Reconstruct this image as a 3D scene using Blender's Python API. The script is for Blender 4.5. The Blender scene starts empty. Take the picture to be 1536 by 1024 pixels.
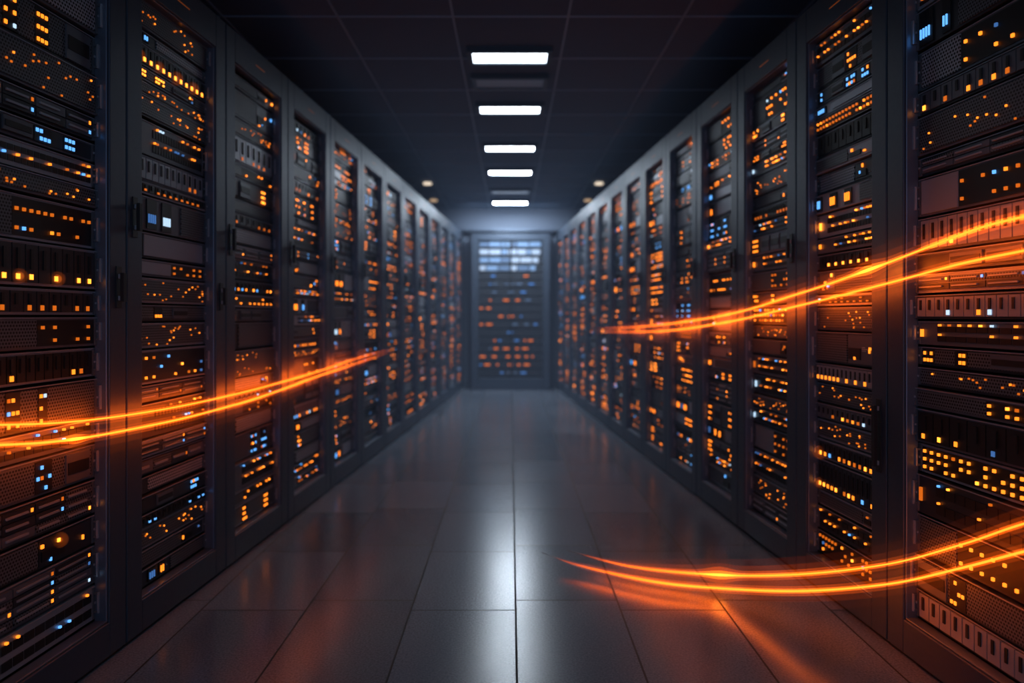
import bpy, math, random
from mathutils import Vector

scene = bpy.context.scene
scene.view_settings.view_transform = 'Standard'
scene.view_settings.exposure = 0.0
COL = scene.collection

# ------------------------------------------------------------ materials
def new_mat(name):
    m = bpy.data.materials.new(name); m.use_nodes = True
    nt = m.node_tree
    return m, nt, nt.nodes, nt.links

def pbr(name, col, rough=.5, metal=0.0, noise=0.0, nscale=30, bump=0.0, spec=.5):
    m, nt, N, L = new_mat(name)
    b = N['Principled BSDF']
    b.inputs['Base Color'].default_value = (*col, 1)
    b.inputs['Roughness'].default_value = rough
    b.inputs['Metallic'].default_value = metal
    b.inputs['Specular IOR Level'].default_value = spec
    if noise > 0 or bump > 0:
        tc = N.new('ShaderNodeTexCoord'); n = N.new('ShaderNodeTexNoise')
        n.inputs['Scale'].default_value = nscale; n.inputs['Detail'].default_value = 5
        L.new(tc.outputs['Object'], n.inputs['Vector'])
        if noise > 0:
            r = N.new('ShaderNodeMapRange')
            r.inputs['To Min'].default_value = max(0, rough-noise); r.inputs['To Max'].default_value = min(1, rough+noise)
            L.new(n.outputs['Fac'], r.inputs['Value']); L.new(r.outputs['Result'], b.inputs['Roughness'])
        if bump > 0:
            bp = N.new('ShaderNodeBump'); bp.inputs['Strength'].default_value = bump; bp.inputs['Distance'].default_value = .002
            L.new(n.outputs['Fac'], bp.inputs['Height']); L.new(bp.outputs['Normal'], b.inputs['Normal'])
    return m

def emis(name, col, strength, sample=True):
    m, nt, N, L = new_mat(name)
    b = N['Principled BSDF']
    b.inputs['Base Color'].default_value = (col[0]*.3, col[1]*.3, col[2]*.3, 1)
    b.inputs['Emission Color'].default_value = (*col, 1)
    b.inputs['Emission Strength'].default_value = strength
    b.inputs['Roughness'].default_value = .3
    if not sample: m.cycles.emission_sampling = 'NONE'
    return m

def glow_volume(name, col, strength):
    m, nt, N, L = new_mat(name)
    N.remove(N['Principled BSDF'])
    e = N.new('ShaderNodeEmission'); e.inputs['Color'].default_value = (*col, 1); e.inputs['Strength'].default_value = strength
    L.new(e.outputs[0], N['Material Output'].inputs['Volume'])
    return m

def perforated(name, base, cell):
    m, nt, N, L = new_mat(name)
    b = N['Principled BSDF']; b.inputs['Roughness'].default_value = .45; b.inputs['Metallic'].default_value = .4
    tc = N.new('ShaderNodeTexCoord'); sp = N.new('ShaderNodeSeparateXYZ'); L.new(tc.outputs['Object'], sp.inputs[0])
    def mth(op, a, bb=None):
        n = N.new('ShaderNodeMath'); n.operation = op
        for i, v in enumerate((a, bb)):
            if v is None: continue
            if isinstance(v, (int, float)): n.inputs[i].default_value = v
            else: L.new(v, n.inputs[i])
        return n.outputs[0]
    u = mth('DIVIDE', sp.outputs['X'], cell); v = mth('DIVIDE', sp.outputs['Z'], cell*.86)
    row = mth('FLOOR', v)
    u = mth('ADD', u, mth('MULTIPLY', row, .5))
    fu = mth('SUBTRACT', mth('FRACT', u), .5); fv = mth('SUBTRACT', mth('FRACT', v), .5)
    d = mth('SQRT', mth('ADD', mth('MULTIPLY', fu, fu), mth('MULTIPLY', fv, fv)))
    hole = mth('LESS_THAN', d, .34)
    mx = N.new('ShaderNodeMix'); mx.data_type = 'RGBA'
    L.new(hole, mx.inputs['Factor'])
    mx.inputs['A'].default_value = (*base, 1); mx.inputs['B'].default_value = (.001, .001, .0015, 1)
    L.new(mx.outputs['Result'], b.inputs['Base Color'])
    return m

M = {}
M['frame'] = pbr('rack_powder_coat', (.042, .057, .082), .42, .3, .10, 60, .15)
M['lip'] = pbr('rack_edge_metal', (.12, .15, .20), .34, .6)
M['inside'] = pbr('rack_interior_black', (.005, .006, .008), .6)
M['ch_dark'] = pbr('chassis_black', (.026, .029, .035), .38, .3, .1, 40)
M['ch_grey'] = pbr('chassis_graphite', (.105, .115, .135), .38, .35, .1, 40)
M['ch_mid'] = pbr('chassis_steel', (.30, .32, .36), .36, .4, .1, 40)
M['slot'] = pbr('slot_black', (.002, .002, .003), .5)
M['perf'] = perforated('perforated_black', (.12, .13, .145), .0105)
M['perf2'] = perforated('perforated_steel', (.36, .38, .42), .012)
M['o1'] = emis('led_orange', (1, .22, .014), 2.1, False)
M['o2'] = emis('led_orange_bright', (1, .25, .022), 3.6, False)
M['od'] = emis('led_orange_dim', (1, .20, .012), .65, False)
M['b1'] = emis('led_blue', (.12, .42, 1), 1.4, False)
M['b2'] = emis('led_blue_dim', (.10, .30, .8), .45, False)
M['w1'] = emis('led_white', (.55, .78, 1), 1.1, False)
M['label'] = pbr('printed_label_white', (.45, .47, .50), .5)
M['mark'] = emis('door_badge_orange', (1, .22, .02), .10, False)
GLOW_IN = glow_volume('led_glow_core', (1, .20, .015), 16)
GLOW_OUT = glow_volume('led_glow_halo', (1, .16, .010), 2.6)

# ------------------------------------------------------------ mesh helpers
class Buf:
    def __init__(s): s.v = []; s.f = []; s.m = []
    def box(s, x0, x1, y0, y1, z0, z1, mat, back=True):
        b = len(s.v)
        s.v += [(x0,y0,z0),(x1,y0,z0),(x1,y1,z0),(x0,y1,z0),(x0,y0,z1),(x1,y0,z1),(x1,y1,z1),(x0,y1,z1)]
        F = [(0,1,5,4),(1,2,6,5),(3,0,4,7),(4,5,6,7),(3,2,1,0)]
        if back: F.append((2,3,7,6))
        for q in F:
            s.f.append(tuple(b+i for i in q)); s.m.append(mat)
    def obj(s, name, parent=None, bevel=0.0):
        me = bpy.data.meshes.new(name)
        me.from_pydata(s.v, [], s.f)
        used = []
        for k in s.m:
            if k not in used: used.append(k)
        for k in used: me.materials.append(M[k] if isinstance(k, str) else k)
        me.polygons.foreach_set('material_index', [used.index(k) for k in s.m])
        me.update()
        o = bpy.data.objects.new(name, me); COL.objects.link(o)
        if parent: o.parent = parent
        if bevel:
            md = o.modifiers.new('bevel', 'BEVEL'); md.width = bevel; md.segments = 2; md.limit_method = 'ANGLE'
        return o

def empty(name, loc=(0,0,0), rz=0):
    e = bpy.data.objects.new(name, None); COL.objects.link(e); e.location = loc; e.rotation_euler = (0,0,rz)
    e.empty_display_size = .2
    return e

import bmesh
_bm = bmesh.new(); bmesh.ops.create_icosphere(_bm, subdivisions=2, radius=1)
ICO_V = [tuple(v.co) for v in _bm.verts]; ICO_F = [tuple(v.index for v in f.verts) for f in _bm.faces]; _bm.free()
def sphere(buf, c, r, mat):
    b = len(buf.v)
    buf.v += [(c[0]+r*x, c[1]+r*y, c[2]+r*z) for x, y, z in ICO_V]
    buf.f += [tuple(b+i for i in f) for f in ICO_F]; buf.m += [mat]*len(ICO_F)

# ------------------------------------------------------------ server units
GP = .052
def pick(rng, warm):
    r = rng.random()
    if r < warm*.52: return 'o1'
    if r < warm*.70: return 'o2'
    if r < warm: return 'od'
    r = rng.random()
    return 'b1' if r < .5 else ('b2' if r < .80 else 'w1')

def unit(B, Ld, x0, x1, z0, z1, rng, warm, glows, detail):
    h = z1-z0; w = x1-x0
    pr = rng.uniform(.0, .016)
    yf = GP-pr
    body = rng.choice(['ch_dark','ch_dark','ch_grey','ch_grey','ch_mid'])
    B.box(x0, x1, yf, GP+.055, z0+.002, z1-.002, body, False)
    B.box(x0, x1, yf-.003, yf, z1-.0055, z1-.003, 'ch_mid', False)
    for ex in (x0, x1-.016):
        B.box(ex, ex+.016, yf-.004, yf, z0+.004, z1-.006, 'ch_grey', False)
        B.box(ex+.005, ex+.011, yf-.007, yf-.004, z0+h*.5-.003, z0+h*.5+.003, 'ch_mid', False)
        if h > .07:
            B.box(ex+.004, ex+.012, yf-.018, yf-.013, z0+h*.2, z0+h*.8, 'ch_mid', True)
            B.box(ex+.004, ex+.012, yf-.014, yf-.003, z0+h*.2, z0+h*.2+.006, 'ch_grey', False)
            B.box(ex+.004, ex+.012, yf-.014, yf-.003, z0+h*.8-.006, z0+h*.8, 'ch_grey', False)
    a, b = x0+.02, x1-.02
    zc0, zc1 = z0+.009, z1-.010
    hh = zc1-zc0
    def led(x, z, sx, sz, key, big=True):
        Ld.box(x, x+sx, yf-.0075, yf-.001, z, z+sz, key, False)
        if key == 'o2' and big and rng.random() < .5: glows.append((x+sx/2, yf-.008, z+sz/2))
    def labels(xa, xb):
        if xb-xa > .05 and rng.random() < .6:
            lx = rng.uniform(xa+.006, xb-.04); lz = rng.uniform(zc0+.004, max(zc0+.005, zc1-.014))
            for q in range(rng.choice([1,2,3])):
                if lz+.006*q < zc1-.003: B.box(lx, lx+rng.uniform(.012,.03), yf-.0055, yf-.003, lz+.006*q, lz+.006*q+.0022, 'label', False)
    def grid(gx, n, r, p, key):
        s = .0155
        B.box(gx-.005, gx+n*s, yf-.0045, yf, zc0, zc1, 'slot', False)
        for i in range(n):
            for j in range(r):
                if rng.random() < p: led(gx+i*s, zc0+hh*(j+.25)/r, .0085, min(.010, hh*.5/r), key if rng.random() < .8 else pick(rng, warm), i == 0 and j == 0)
    t = rng.choices(['bays','ports','vent','matrix','storage','bars','blank','cluster'], [3.5,3.8,5,3.6,3.6,2.5,2.5,5])[0]
    if t == 'bays':
        n = rng.choice([8,10,12,14]); s = (b-a)/n
        cm = rng.choice(['slot','ch_dark','ch_mid','ch_grey'])
        k = 'x' if rng.random() < .5 else pick(rng, warm)
        lit = rng.choice([.3,.5,.8])
        for i in range(n):
            B.box(a+i*s+.002, a+(i+1)*s-.002, yf-.005, yf, zc0, zc1, cm, False)
            B.box(a+i*s+s*.35, a+i*s+s*.55, yf-.008, yf-.005, zc0+hh*.35, zc1-hh*.12, 'slot', False)
            if rng.random() < lit:
                kk = pick(rng, warm) if k == 'x' else k
                led(a+i*s+s*.3, zc0+hh*.08, min(.012, s*.4), min(.014, hh*.28), kk, i % 3 == 0)
    elif t == 'ports':
        n = rng.choice([12,16,20]); xs = a+w*rng.choice([0,.12,.25]); s = (b-xs)/n
        for r in range(2):
            zz = zc0+hh*(.08+.5*r)
            for i in range(n):
                B.box(xs+i*s+.002, xs+(i+1)*s-.002, yf-.002, yf, zz, zz+hh*.28, 'slot', False)
                if rng.random() < .42*detail: led(xs+i*s+s*.3, zz+hh*.30, min(.007, s*.4), .006, pick(rng, warm), False)
        if xs > a+.02:
            led(a+.004, zc0+hh*.3, .009, hh*.4, pick(rng, warm))
    elif t == 'vent':
        c = a+w*rng.uniform(.22, .45)
        if rng.random() < .5: v0, v1, m0, m1 = c, b, a, c
        else: v0, v1, m0, m1 = a, b-(c-a), b-(c-a), b
        B.box(v0+.003, v1-.003, yf-.004, yf, zc0, zc1, rng.choice(['perf','perf','perf2']), False)
        B.box(m0+.003, m1-.003, yf-.003, yf, zc0, zc1, rng.choice(['ch_grey','ch_dark','ch_mid']), False)
        B.box(m0+.010, m0+(m1-m0)*.45, yf-.006, yf-.003, zc0+hh*.15, zc0+hh*.55, 'slot', False)
        labels(m0+(m1-m0)*.45, m1)
        for i in range(rng.choice([2,3,4,5])):
            sx = rng.choice([.006,.009,.012])
            led(rng.uniform(m0+.006, m1-.016), rng.uniform(zc0+.002, max(zc0+.003, zc1-.014)), sx, rng.choice([.006,.010,.013]), pick(rng, warm))
    elif t == 'matrix':
        r = 2 if h < .08 else rng.choice([2,3]); n = rng.choice([10,14,18]); s = (b-a)/n
        i0 = rng.choice([0, 0, n//3, n//2]); B.box(a+i0*s, b, yf-.002, yf, zc0, zc1, 'slot', False)
        if i0: B.box(a, a+i0*s-.004, yf-.004, yf, zc0, zc1, rng.choice(['perf','ch_mid','perf2']), False)
        k = rng.choice(['o1','od','o1','mix']); lit = rng.choice([.4,.6,.85])
        for j in range(r):
            for i in range(i0, n):
                if rng.random() < lit*detail:
                    kk = pick(rng, warm) if k == 'mix' or rng.random() < .2 else k
                    led(a+i*s+s*.3, zc0+hh*(j+.3)/r, min(.008, s*.4), min(.009, hh*.38/r), kk, rng.random() < .3)
    elif t == 'storage':
        nc = rng.choice([3,4]); nr = max(1, int(h/.03)); sx = (b-a)/nc; sz = hh/nr
        for i in range(nc):
            for j in range(nr):
                B.box(a+i*sx+.002, a+(i+1)*sx-.002, yf-.006, yf, zc0+j*sz+.0015, zc0+(j+1)*sz-.0015, rng.choice(['ch_grey','ch_dark','perf']), False)
                B.box(a+i*sx+.012, a+(i+1)*sx-.03, yf-.010, yf-.006, zc0+(j+.4)*sz, zc0+(j+.6)*sz, 'ch_mid', False)
                if rng.random() < .6: led(a+(i+1)*sx-.018, zc0+(j+.35)*sz, .008, min(.010, sz*.36), pick(rng, warm), False)
    elif t == 'bars':
        c = a+.01
        for g in range(rng.choice([1,2,3])):
            key = rng.choice(['b1','o1','o1','b2',pick(rng, warm)]); n = rng.choice([2,3,4])
            B.box(c-.006, c+n*.013+.004, yf-.004, yf, zc0, zc1, 'slot', False)
            for i in range(n):
                led(c+i*.013, zc0+hh*.2, .0050, min(.030, hh*.55), key, i == 0)
            c += n*.013+rng.uniform(.03, .08)
        if c < b-.08: B.box(c, b-.004, yf-.004, yf, zc0, zc1, rng.choice(['perf','perf2','ch_mid']), False)
    elif t == 'cluster':
        k1 = rng.choice(['o1','o2','o1','o1','b1']) if warm > .7 else rng.choice(['o1','o2','b1','o1'])
        r = 2 if h < .085 else 3
        B.box(a, b, yf-.003, yf, zc0, zc1, rng.choice(['perf','ch_dark','perf']), False)
        pos = rng.sample([0, 1, 2, 3], rng.choice([1,2,2,3]))
        for q in pos:
            gx = a+.012+(b-a-.012)*q/4
            grid(gx, rng.choice([2,3,4]), r, rng.choice([.6,.9]), k1)
        for q in range(4):
            if q not in pos and rng.random() < .6:
                gx = a+.008+(b-a-.008)*q/4
                B.box(gx, gx+(b-a)/4-.016, yf-.008, yf, zc0+.002, zc1-.002, 'ch_grey', False)
                B.box(gx+.006, gx+(b-a)/4-.022, yf-.010, yf-.008, zc0+hh*.3, zc1-hh*.3, 'slot', False)
    else:
        B.box(a, b, yf-.004, yf, zc0, zc1, 'perf', False)
        for i in range(int(20*detail)):
            led(rng.uniform(a+.004, b-.01), rng.uniform(zc0, max(zc0, zc1-.006)), .005, .005, rng.choice(['od','od','o1']), False)

RH = 2.26
def make_rack(loc, rz, W, seed, warm=.78, handles=((0,1.37,.09),), detail=1.0, glow=4, name='server_rack', H=RH, hs=(.045,.06,.06,.075,.09,.09,.12)):
    rng = random.Random(seed)
    root = empty(name, loc, rz)
    g = .004
    C = Buf()
    C.box(g, g+.018, .035, 1.0, .0, H-.01, 'frame'); C.box(W-g-.018, W-g, .035, 1.0, 0, H-.01, 'frame')
    C.box(g, W-g, .035, 1.0, H-.03, H-.005, 'frame'); C.box(g, W-g, .96, 1.0, .04, H-.03, 'inside')
    C.box(g, W-g, .035, 1.0, 0, .05, 'inside')
    C.box(g+.018, W-g-.018, GP+.055, GP+.06, .05, H-.03, 'inside')
    C.box(g+.018, .085, .040, GP+.05, .05, H-.03, 'inside'); C.box(W-.085, W-g-.018, .040, GP+.05, .05, H-.03, 'inside')
    C.obj('cabinet_body', root, .003)
    D = Buf(); st = .088
    D.box(g, st, 0, .034, .012, H, 'frame'); D.box(W-st, W-g, 0, .034, .012, H, 'frame')
    D.box(st, W-st, 0, .034, .012, .115, 'frame'); D.box(st, W-st, 0, .034, H-.13, H, 'frame')
    for x in (st, W-st-.006): D.box(x, x+.006, .006, .046, .115, H-.13, 'lip')
    D.box(st, W-st, .006, .046, .115, .121, 'lip'); D.box(st, W-st, .006, .046, H-.136, H-.13, 'lip')
    D.box(g, W-g, .01, .034, 0, .010, 'inside')
    D.obj('door_frame', root, .005)
    Hd = Buf()
    for side, hz, hl in handles:
        xc = st*.5 if side == 0 else W-st*.5
        Hd.box(xc-.014, xc+.014, -.003, .002, hz-hl*.5-.02, hz+hl*.5+.02, 'slot')
        Hd.box(xc-.008, xc+.008, -.022, -.010, hz-hl*.5, hz+hl*.5, 'inside')
        Hd.box(xc-.006, xc+.006, -.012, -.002, hz+hl*.5-.018, hz+hl*.5-.004, 'ch_mid')
        Hd.box(xc-.006, xc+.006, -.012, -.002, hz-hl*.5+.004, hz-hl*.5+.018, 'ch_mid')
    Hd.box(W*.5-.05, W*.5+.05, -.001, .001, H-.072, H-.068, 'mark', True)
    Hd.obj('door_handle', root, .002)
    B = Buf(); Ld = Buf(); glows = []
    z = .125
    while z < H-.16:
        h = rng.choice(hs)
        if z+h > H-.135: h = H-.135-z
        unit(B, Ld, .088, W-.088, z, z+h, rng, warm, glows, detail)
        z += h+.003
    B.obj('server_units', root)
    Ld.obj('status_leds', root)
    if glow and glows:
        rng.shuffle(glows); glows = glows[:glow]
        G = Buf()
        for c in glows:
            s = rng.uniform(.6, 1.1)
            sphere(G, c, .012*s, GLOW_IN)
        G.obj('led_glow_core', root)
        G = Buf()
        for c in glows: sphere(G, c, rng.uniform(.020, .030), GLOW_OUT)
        G.obj('led_glow_halo', root)
    return root

AL, KL = 1.3655, .0627
AR, KR = 1.3587, .0649
angL = math.atan2(1, KL); angR = math.atan2(-1, KR)
BIG = (.06, .075, .09, .105, .12, .12)
for k in range(-2, 12):
    z0 = 2.329+.70*k
    W = .70*math.sqrt(1+KL*KL)
    hd = {-1: ((1,1.14,.09),), 0: ((0,1.37,.09),(1,1.13,.07))}.get(k, ((0,1.37,.09),))
    kw = dict(hs=BIG) if k == -1 else {}
    make_rack((-AL+KL*z0, z0, 0), angL, W, 100+k, warm=.68 if k < 4 else .74, handles=hd, detail=1 if k < 5 else .7, glow=4 if (-1 <= k <= 3) else 0, **kw)
zb = [1.552] + [2.352+.64*k for k in range(0, 14)]
zb = [.80]+zb
for i in range(len(zb)-1):
    zn, zf = zb[i], zb[i+1]
    W = (zf-zn)*math.sqrt(1+KR*KR)
    k = i-2
    hd = {0: ((1,.66,.2),), -1: ()}.get(k, ((1,1.33,.08),))
    kw = dict(hs=BIG) if k == -1 else {}
    make_rack((AR-KR*zf, zf, 0), angR, W, 300+k, warm=.85, handles=hd, detail=1 if k < 5 else .7, glow=5 if (-1 <= k <= 3) else 0, **kw)

# ------------------------------------------------------------ room shell
YW = 10.78
CH = 2.60
def math_chain(N, L):
    def mth(op, a, bb=None):
        n = N.new('ShaderNodeMath'); n.operation = op
        for i, v in enumerate((a, bb)):
            if v is None: continue
            if isinstance(v, (int, float)): n.inputs[i].default_value = v
            else: L.new(v, n.inputs[i])
        return n.outputs[0]
    return mth

# floor material
m, nt, N, L = new_mat('stone_floor_tiles'); M['floor'] = m
b = N['Principled BSDF']
tc = N.new('ShaderNodeTexCoord'); sp = N.new('ShaderNodeSeparateXYZ'); L.new(tc.outputs['Object'], sp.inputs[0])
cb = N.new('ShaderNodeCombineXYZ')
mth = math_chain(N, L)
L.new(mth('ADD', sp.outputs['Y'], -.02), cb.inputs['X']); L.new(mth('ADD', sp.outputs['X'], 3.75-.018), cb.inputs['Y'])
br = N.new('ShaderNodeTexBrick'); L.new(cb.outputs[0], br.inputs['Vector'])
br.inputs['Scale'].default_value = 1; br.inputs['Brick Width'].default_value = .65; br.inputs['Row Height'].default_value = .375
br.inputs['Mortar Size'].default_value = .0034; br.inputs['Mortar Smooth'].default_value = .05; br.offset = .86; br.offset_frequency = 2
br.inputs['Color1'].default_value = (.078, .092, .115, 1); br.inputs['Color2'].default_value = (.130, .150, .182, 1)
br.inputs['Mortar'].default_value = (.003, .003, .004, 1)
n2 = N.new('ShaderNodeTexNoise'); n2.inputs['Scale'].default_value = 150; n2.inputs['Detail'].default_value = 3
L.new(tc.outputs['Object'], n2.inputs['Vector'])
mr2 = N.new('ShaderNodeMapRange'); mr2.inputs['From Min'].default_value = .3; mr2.inputs['From Max'].default_value = .7
mr2.inputs['To Min'].default_value = .7; mr2.inputs['To Max'].default_value = 1.3; L.new(n2.outputs['Fac'], mr2.inputs['Value'])
mul = N.new('ShaderNodeMix'); mul.data_type = 'RGBA'; mul.blend_type = 'MULTIPLY'; mul.inputs['Factor'].default_value = 1
L.new(br.outputs['Color'], mul.inputs['A']); L.new(mr2.outputs[0], mul.inputs['B'])
L.new(mul.outputs['Result'], b.inputs['Base Color'])
L.new(mth('ADD', .215, mth('MULTIPLY', br.outputs['Fac'], .5)), b.inputs['Roughness'])
hgt = mth('SUBTRACT', mth('MULTIPLY', n2.outputs['Fac'], .12), br.outputs['Fac'])
bp = N.new('ShaderNodeBump'); bp.inputs['Strength'].default_value = .4; bp.inputs['Distance'].default_value = .002
L.new(hgt, bp.inputs['Height']); L.new(bp.outputs['Normal'], b.inputs['Normal'])

M['ceil'] = pbr('ceiling_tile_dark', (.078, .120, .180), .8, 0, .05, 20, .3)
M['tbar'] = pbr('ceiling_grid_metal', (.22, .30, .40), .5, .2)
M['wall'] = pbr('painted_wall_slate', (.10, .125, .17), .7, 0, .05, 12, .1)
PST = {4.36: 5, 5.46: 11, 6.72: 26, 7.85: 75, 9.95: 170, .6: 14}  # last entry: unseen panel, added to fill the near racks with light
for y, v in PST.items(): M['panel%g' % y] = emis('ceiling_light_diffuser', (.76, .88, 1.0), v)
M['paneldim'] = emis('ceiling_light_diffuser_dim', (.65, .78, 1.0), .012)
M['paneldim2'] = emis('ceiling_light_diffuser_half', (.65, .78, 1.0), .25)
M['down'] = emis('downlight_warm', (1, .82, .62), 1.0)
M['down2'] = emis('downlight_amber', (1, .66, .38), .5)
HX = 2.45
s = Buf(); s.box(-HX, HX, -1.2, YW+.1, -.1, 0, 'floor'); s.obj('floor')
s = Buf(); s.box(-HX, HX, -1.2, YW+.1, CH+.012, CH+.1, 'ceil')
for i in range(-4, 4):
    xx = i*.6+.3
    s.box(xx-.006, xx+.006, -1.2, YW, CH+.006, CH+.012, 'tbar')
yy = .1
while yy < YW:
    s.box(-HX, HX, yy-.006, yy+.006, CH+.007, CH+.012, 'tbar'); yy += .62
s.obj('ceiling')
s = Buf(); s.box(-HX-.1, -HX, -1.2, YW+.1, 0, CH+.1, 'wall'); s.obj('wall_left')
s = Buf(); s.box(HX, HX+.1, -1.2, YW+.1, 0, CH+.1, 'wall'); s.obj('wall_right')
s = Buf(); s.box(-HX, HX, YW, YW+.1, 0, CH, 'wall')
s.obj('wall_back')
s = Buf(); s.box(-HX, HX, YW-.14, YW, 2.30, CH, 'wall'); s.box(-HX, HX, YW-.16, YW, 2.28, 2.31, 'lip'); s.obj('trim_1', None, .004)

# ceiling lights
def ceiling_light(y, key, w=.44, d=.18):
    s = Buf(); z = CH
    for (a0, a1, b0, b1) in ((-w/2-.03, w/2+.03, y-d/2-.03, y-d/2), (-w/2-.03, w/2+.03, y+d/2, y+d/2+.03),
                             (-w/2-.03, -w/2, y-d/2, y+d/2), (w/2, w/2+.03, y-d/2, y+d/2)):
        s.box(a0-.005, a1-.005, b0, b1, z-.022, z+.012, 'frame')
    s.box(-w/2-.005, w/2-.005, y-d/2, y+d/2, z-.014, z+.01, key)
    s.obj('ceiling_light')
for y in PST: ceiling_light(y, 'panel%g' % y)
for y, k in ((9.1,'paneldim2'),(4.84,'paneldim')):
    ceiling_light(y, k)
for x, y, k in ((-.97,8.55,'down'),(1.03,8.55,'down'),(-1.03,9.8,'down2'),(1.03,9.8,'down2')):
    bm = bmesh.new()
    bmesh.ops.create_cone(bm, cap_ends=True, segments=24, radius1=.05, radius2=.045, depth=.02)
    me = bpy.data.meshes.new('downlight'); bm.to_mesh(me); bm.free(); me.materials.append(M[k])
    o = bpy.data.objects.new('downlight', me); COL.objects.link(o); o.location = (x, y, CH-.005)
# fill light added to brighten the back wall at the end of the aisle
ld = bpy.data.lights.new('end_wall_fill', 'AREA'); ld.shape = 'RECTANGLE'; ld.size = 1.3; ld.size_y = .08; ld.energy = 5; ld.color = (.70, .82, 1)
lo = bpy.data.objects.new('end_wall_fill', ld); COL.objects.link(lo); lo.location = (0, 10.15, CH-.03); lo.rotation_euler = (math.radians(38), 0, 0)

# ------------------------------------------------------------ end-of-aisle display cabinet
M['scr'] = emis('monitor_blue_glow', (.30, .48, .78), .38)
M['scr2'] = emis('monitor_dim_glow', (.25, .38, .62), .14)
M['scr3'] = emis('monitor_white_glow', (.55, .68, .88), .45)
rng = random.Random(5)
root = empty('glass_front_equipment_cabinet', (-.56, 10.42, 0), 0)
C = Buf(); cw = 1.12; chh = 2.22
C.box(0, .10, 0, .35, 0, chh, 'frame'); C.box(cw-.10, cw, 0, .35, 0, chh, 'frame')
C.box(.10, cw-.10, 0, .35, 0, .17, 'frame'); C.box(.10, cw-.10, 0, .35, 2.13, chh, 'frame')
C.box(.10, cw-.10, .30, .35, .17, 2.13, 'inside'); C.box(cw/2-.012, cw/2+.012, .0, .04, .17, 2.13, 'inside')
C.obj('cabinet_frame', root, .006)
E = Buf(); z = .19; r = 0
while z < 2.08:
    h = .115
    E.box(.10, cw-.10, .05, .30, z, z+h-.012, 'ch_dark')
    x = .12
    while x < cw-.2:
        w = rng.choice([.05,.08,.12,.16]); w = min(w, cw-.13-x)
        if z > 1.60:
            k = rng.choice(['scr','scr2','scr','scr3' if z < 1.95 else 'scr'])
            E.box(x, x+w, .035, .05, z+.015, z+h-.03, k)
        else:
            if rng.random() < .55:
                k = rng.choice(['od','od','od','scr2','b2'] if .3 < z < 1.2 else ['scr2','scr2','od','b2'])
                E.box(x, x+w*.5, .035, .05, z+.04, z+h-.05, k)
        x += w+.015
    z += h
E.obj('equipment_rows', root)

# ------------------------------------------------------------ light trails
def catmull(P, n=14):
    P = [Vector(p) for p in P]
    Q = [P[0]*2-P[1]]+P+[P[-1]*2-P[-2]]
    out = []
    for i in range(1, len(Q)-2):
        for j in range(n):
            t = j/n; p0, p1, p2, p3 = Q[i-1:i+3]
            out.append(.5*((2*p1)+(-p0+p2)*t+(2*p0-5*p1+4*p2-p3)*t*t+(-p0+3*p1-3*p2+p3)*t*t*t))
    out.append(P[-1]); return out

def tube(name, pts, radii, mat, parent, fade=None, seg=10):
    V = []; F = []; n = len(pts)
    for i, p in enumerate(pts):
        d = (pts[min(i+1, n-1)]-pts[max(i-1, 0)]).normalized()
        s1 = d.cross(Vector((0,0,1))).normalized(); s2 = s1.cross(d)
        for j in range(seg):
            a = 2*math.pi*j/seg
            V.append(p+(s1*math.cos(a)+s2*math.sin(a))*radii[i])
    for i in range(n-1):
        for j in range(seg):
            F.append((i*seg+j, i*seg+(j+1) % seg, (i+1)*seg+(j+1) % seg, (i+1)*seg+j))
    F.append(tuple(range(seg))[::-1]); F.append(tuple((n-1)*seg+j for j in range(seg)))
    me = bpy.data.meshes.new(name); me.from_pydata(V, [], F); me.materials.append(mat)
    if fade:
        at = me.attributes.new('fade', 'FLOAT', 'POINT')
        at.data.foreach_set('value', [fade[i//seg] for i in range(n*seg)])
    for p in me.polygons: p.use_smooth = True
    o = bpy.data.objects.new(name, me); COL.objects.link(o); o.parent = parent
    return o

m, nt, N, L = new_mat('light_trail_orange'); TRAIL = m
N.remove(N['Principled BSDF'])
e = N.new('ShaderNodeEmission'); e.inputs['Color'].default_value = (1, .17, .012, 1)
at = N.new('ShaderNodeAttribute'); at.attribute_name = 'fade'
mu = N.new('ShaderNodeMath'); mu.operation = 'MULTIPLY'; mu.inputs[1].default_value = 4.0
L.new(at.outputs['Fac'], mu.inputs[0]); L.new(mu.outputs[0], e.inputs['Strength']); L.new(e.outputs[0], N['Material Output'].inputs['Surface'])
TG = [(.0070, glow_volume('trail_glow_inner', (1, .12, .005), 2.6)), (.016, glow_volume('trail_glow_middle', (1, .11, .004), .5)),
      (.034, glow_volume('trail_glow_outer', (1, .10, .003), .12)), (.058, glow_volume('trail_glow_fringe', (1, .10, .003), .035))]

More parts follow.
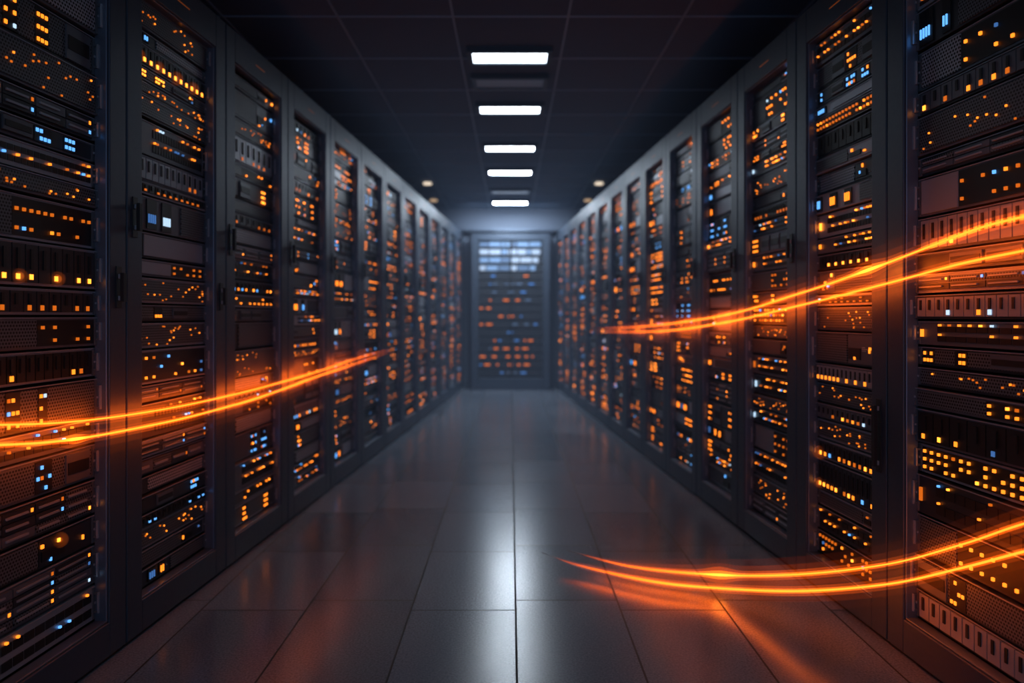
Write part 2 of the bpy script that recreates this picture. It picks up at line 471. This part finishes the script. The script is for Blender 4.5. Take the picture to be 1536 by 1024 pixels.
def trail(P, r0=.0028, fadeend=.35, hot=None):
    root = empty('light_trail')
    pts = catmull(P); n = len(pts)
    Ls = [0]
    for i in range(1, n): Ls.append(Ls[-1]+(pts[i]-pts[i-1]).length)
    T = Ls[-1]
    fade = []; rad = []; bump = []
    for i, l in enumerate(Ls):
        q = min(1, (T-l)/(T*fadeend)); q = q*q*(3-2*q)
        g = 0
        if hot:
            dd = (pts[i]-Vector(hot[0])).length; g = math.exp(-(dd/hot[1])**2)*hot[2]
        fade.append(.004+.996*q**1.8+.9*g); rad.append(q); bump.append(g)
    tube('trail_core', pts, [r0*(.3+.7*q)*(1+.9*g) for q, g in zip(rad, bump)], TRAIL, root, fade)
    for j, (r, mt) in enumerate(TG):
        tube('trail_glow', pts, [max(.0006, r*q*(1+(1.2, .9, .25, 0)[j]*g)) for q, g in zip(rad, bump)], mt, root, None, 14)
    if hot and hot[3] > 0:
        ld = bpy.data.lights.new('trail_lamp', 'POINT'); ld.energy = hot[3]; ld.color = (1, .26, .03); ld.shadow_soft_size = .03; ld.specular_factor = .25
        lo = bpy.data.objects.new('trail_lamp', ld); COL.objects.link(lo); lo.parent = root; lo.location = hot[0]
def onL(Z, h): return (-AL+KL*Z+.06, Z, h)
def onR(Z, h): return (AR-KR*Z-.06, Z, h)
trail([onR(*p) for p in ((1.5,1.286),(1.70,1.2803),(1.845,1.2714),(2.028,1.2454),(2.344,1.199),(2.832,1.1375),(3.714,1.05),(5.40,.9715),(7.73,.9165))], fadeend=.6, hot=(onR(2.344,1.199), .07, .9, .10))
trail([onR(*p) for p in ((1.5,1.215),(1.70,1.2015),(1.92,1.186),(2.288,1.1457),(2.832,1.091),(3.714,1.013),(5.02,.945),(7.73,.888))], fadeend=.6)
trail([onL(*p) for p in ((1.5,.825),(1.72,.795),(1.954,.7676),(2.262,.7477),(2.685,.7351),(3.302,.7348),(4.045,.7485),(4.868,.7756),(6.112,.7944))], r0=.0023, fadeend=.55)
trail([onL(*p) for p in ((1.5,.785),(1.72,.748),(1.954,.7196),(2.262,.7025),(2.685,.6912),(3.302,.6958),(4.045,.7227),(4.868,.7446),(6.112,.783))], fadeend=.55, hot=(onL(1.99,.717), .04, .7, .04))
trail([(1.2,1.5,.66),(1.19,1.70,.569),(1.1826,1.93,.448),(1.1536,2.25,.289),(.986,2.5,.1705),(.799,2.8,.0624),(.4935,2.95,.0416),(.2405,3.15,.045)], r0=.0023, fadeend=.3, hot=((.799,2.8,.0624), .06, 1.0, .10))
trail([(1.195,1.5,.6),(1.183,1.69,.5077),(1.1765,1.92,.390),(1.138,2.22,.2387),(.9666,2.45,.132),(.7707,2.7,.0485),(.5447,2.8,.0369),(.2817,2.98,.0368),(.1296,3.1,.0524)], fadeend=.3)

# ------------------------------------------------------------ emission-only volume, paints a misty glow into the far aisle
HZ = glow_volume('aisle_haze_glow', (.44, .62, 1), .0050)
me = bpy.data.meshes.new('haze_glow')
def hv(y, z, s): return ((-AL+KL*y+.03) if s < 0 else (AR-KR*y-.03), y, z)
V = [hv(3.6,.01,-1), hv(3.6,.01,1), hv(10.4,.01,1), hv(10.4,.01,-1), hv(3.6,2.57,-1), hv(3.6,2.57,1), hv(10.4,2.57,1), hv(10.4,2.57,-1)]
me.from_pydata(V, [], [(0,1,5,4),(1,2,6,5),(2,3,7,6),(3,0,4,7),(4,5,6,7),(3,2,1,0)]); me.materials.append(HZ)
COL.objects.link(bpy.data.objects.new('haze_glow', me))

# ------------------------------------------------------------ world
w = bpy.data.worlds.new('World'); scene.world = w; w.use_nodes = True
bg = w.node_tree.nodes['Background']; bg.inputs['Color'].default_value = (.38, .61, 1, 1); bg.inputs['Strength'].default_value = .54

# ------------------------------------------------------------ camera
cd = bpy.data.cameras.new('camera'); cam = bpy.data.objects.new('camera', cd); COL.objects.link(cam)
cam.location = (0, 0, 1.05); cam.rotation_euler = (math.pi/2, 0, 0)
cd.sensor_width = 36; cd.lens = 1100/1536*36
cd.shift_x = 2/1536; cd.shift_y = -38/1536
cd.dof.use_dof = True; cd.dof.focus_distance = 2.15; cd.dof.aperture_fstop = 1.45
cd.clip_start = .05
scene.camera = cam
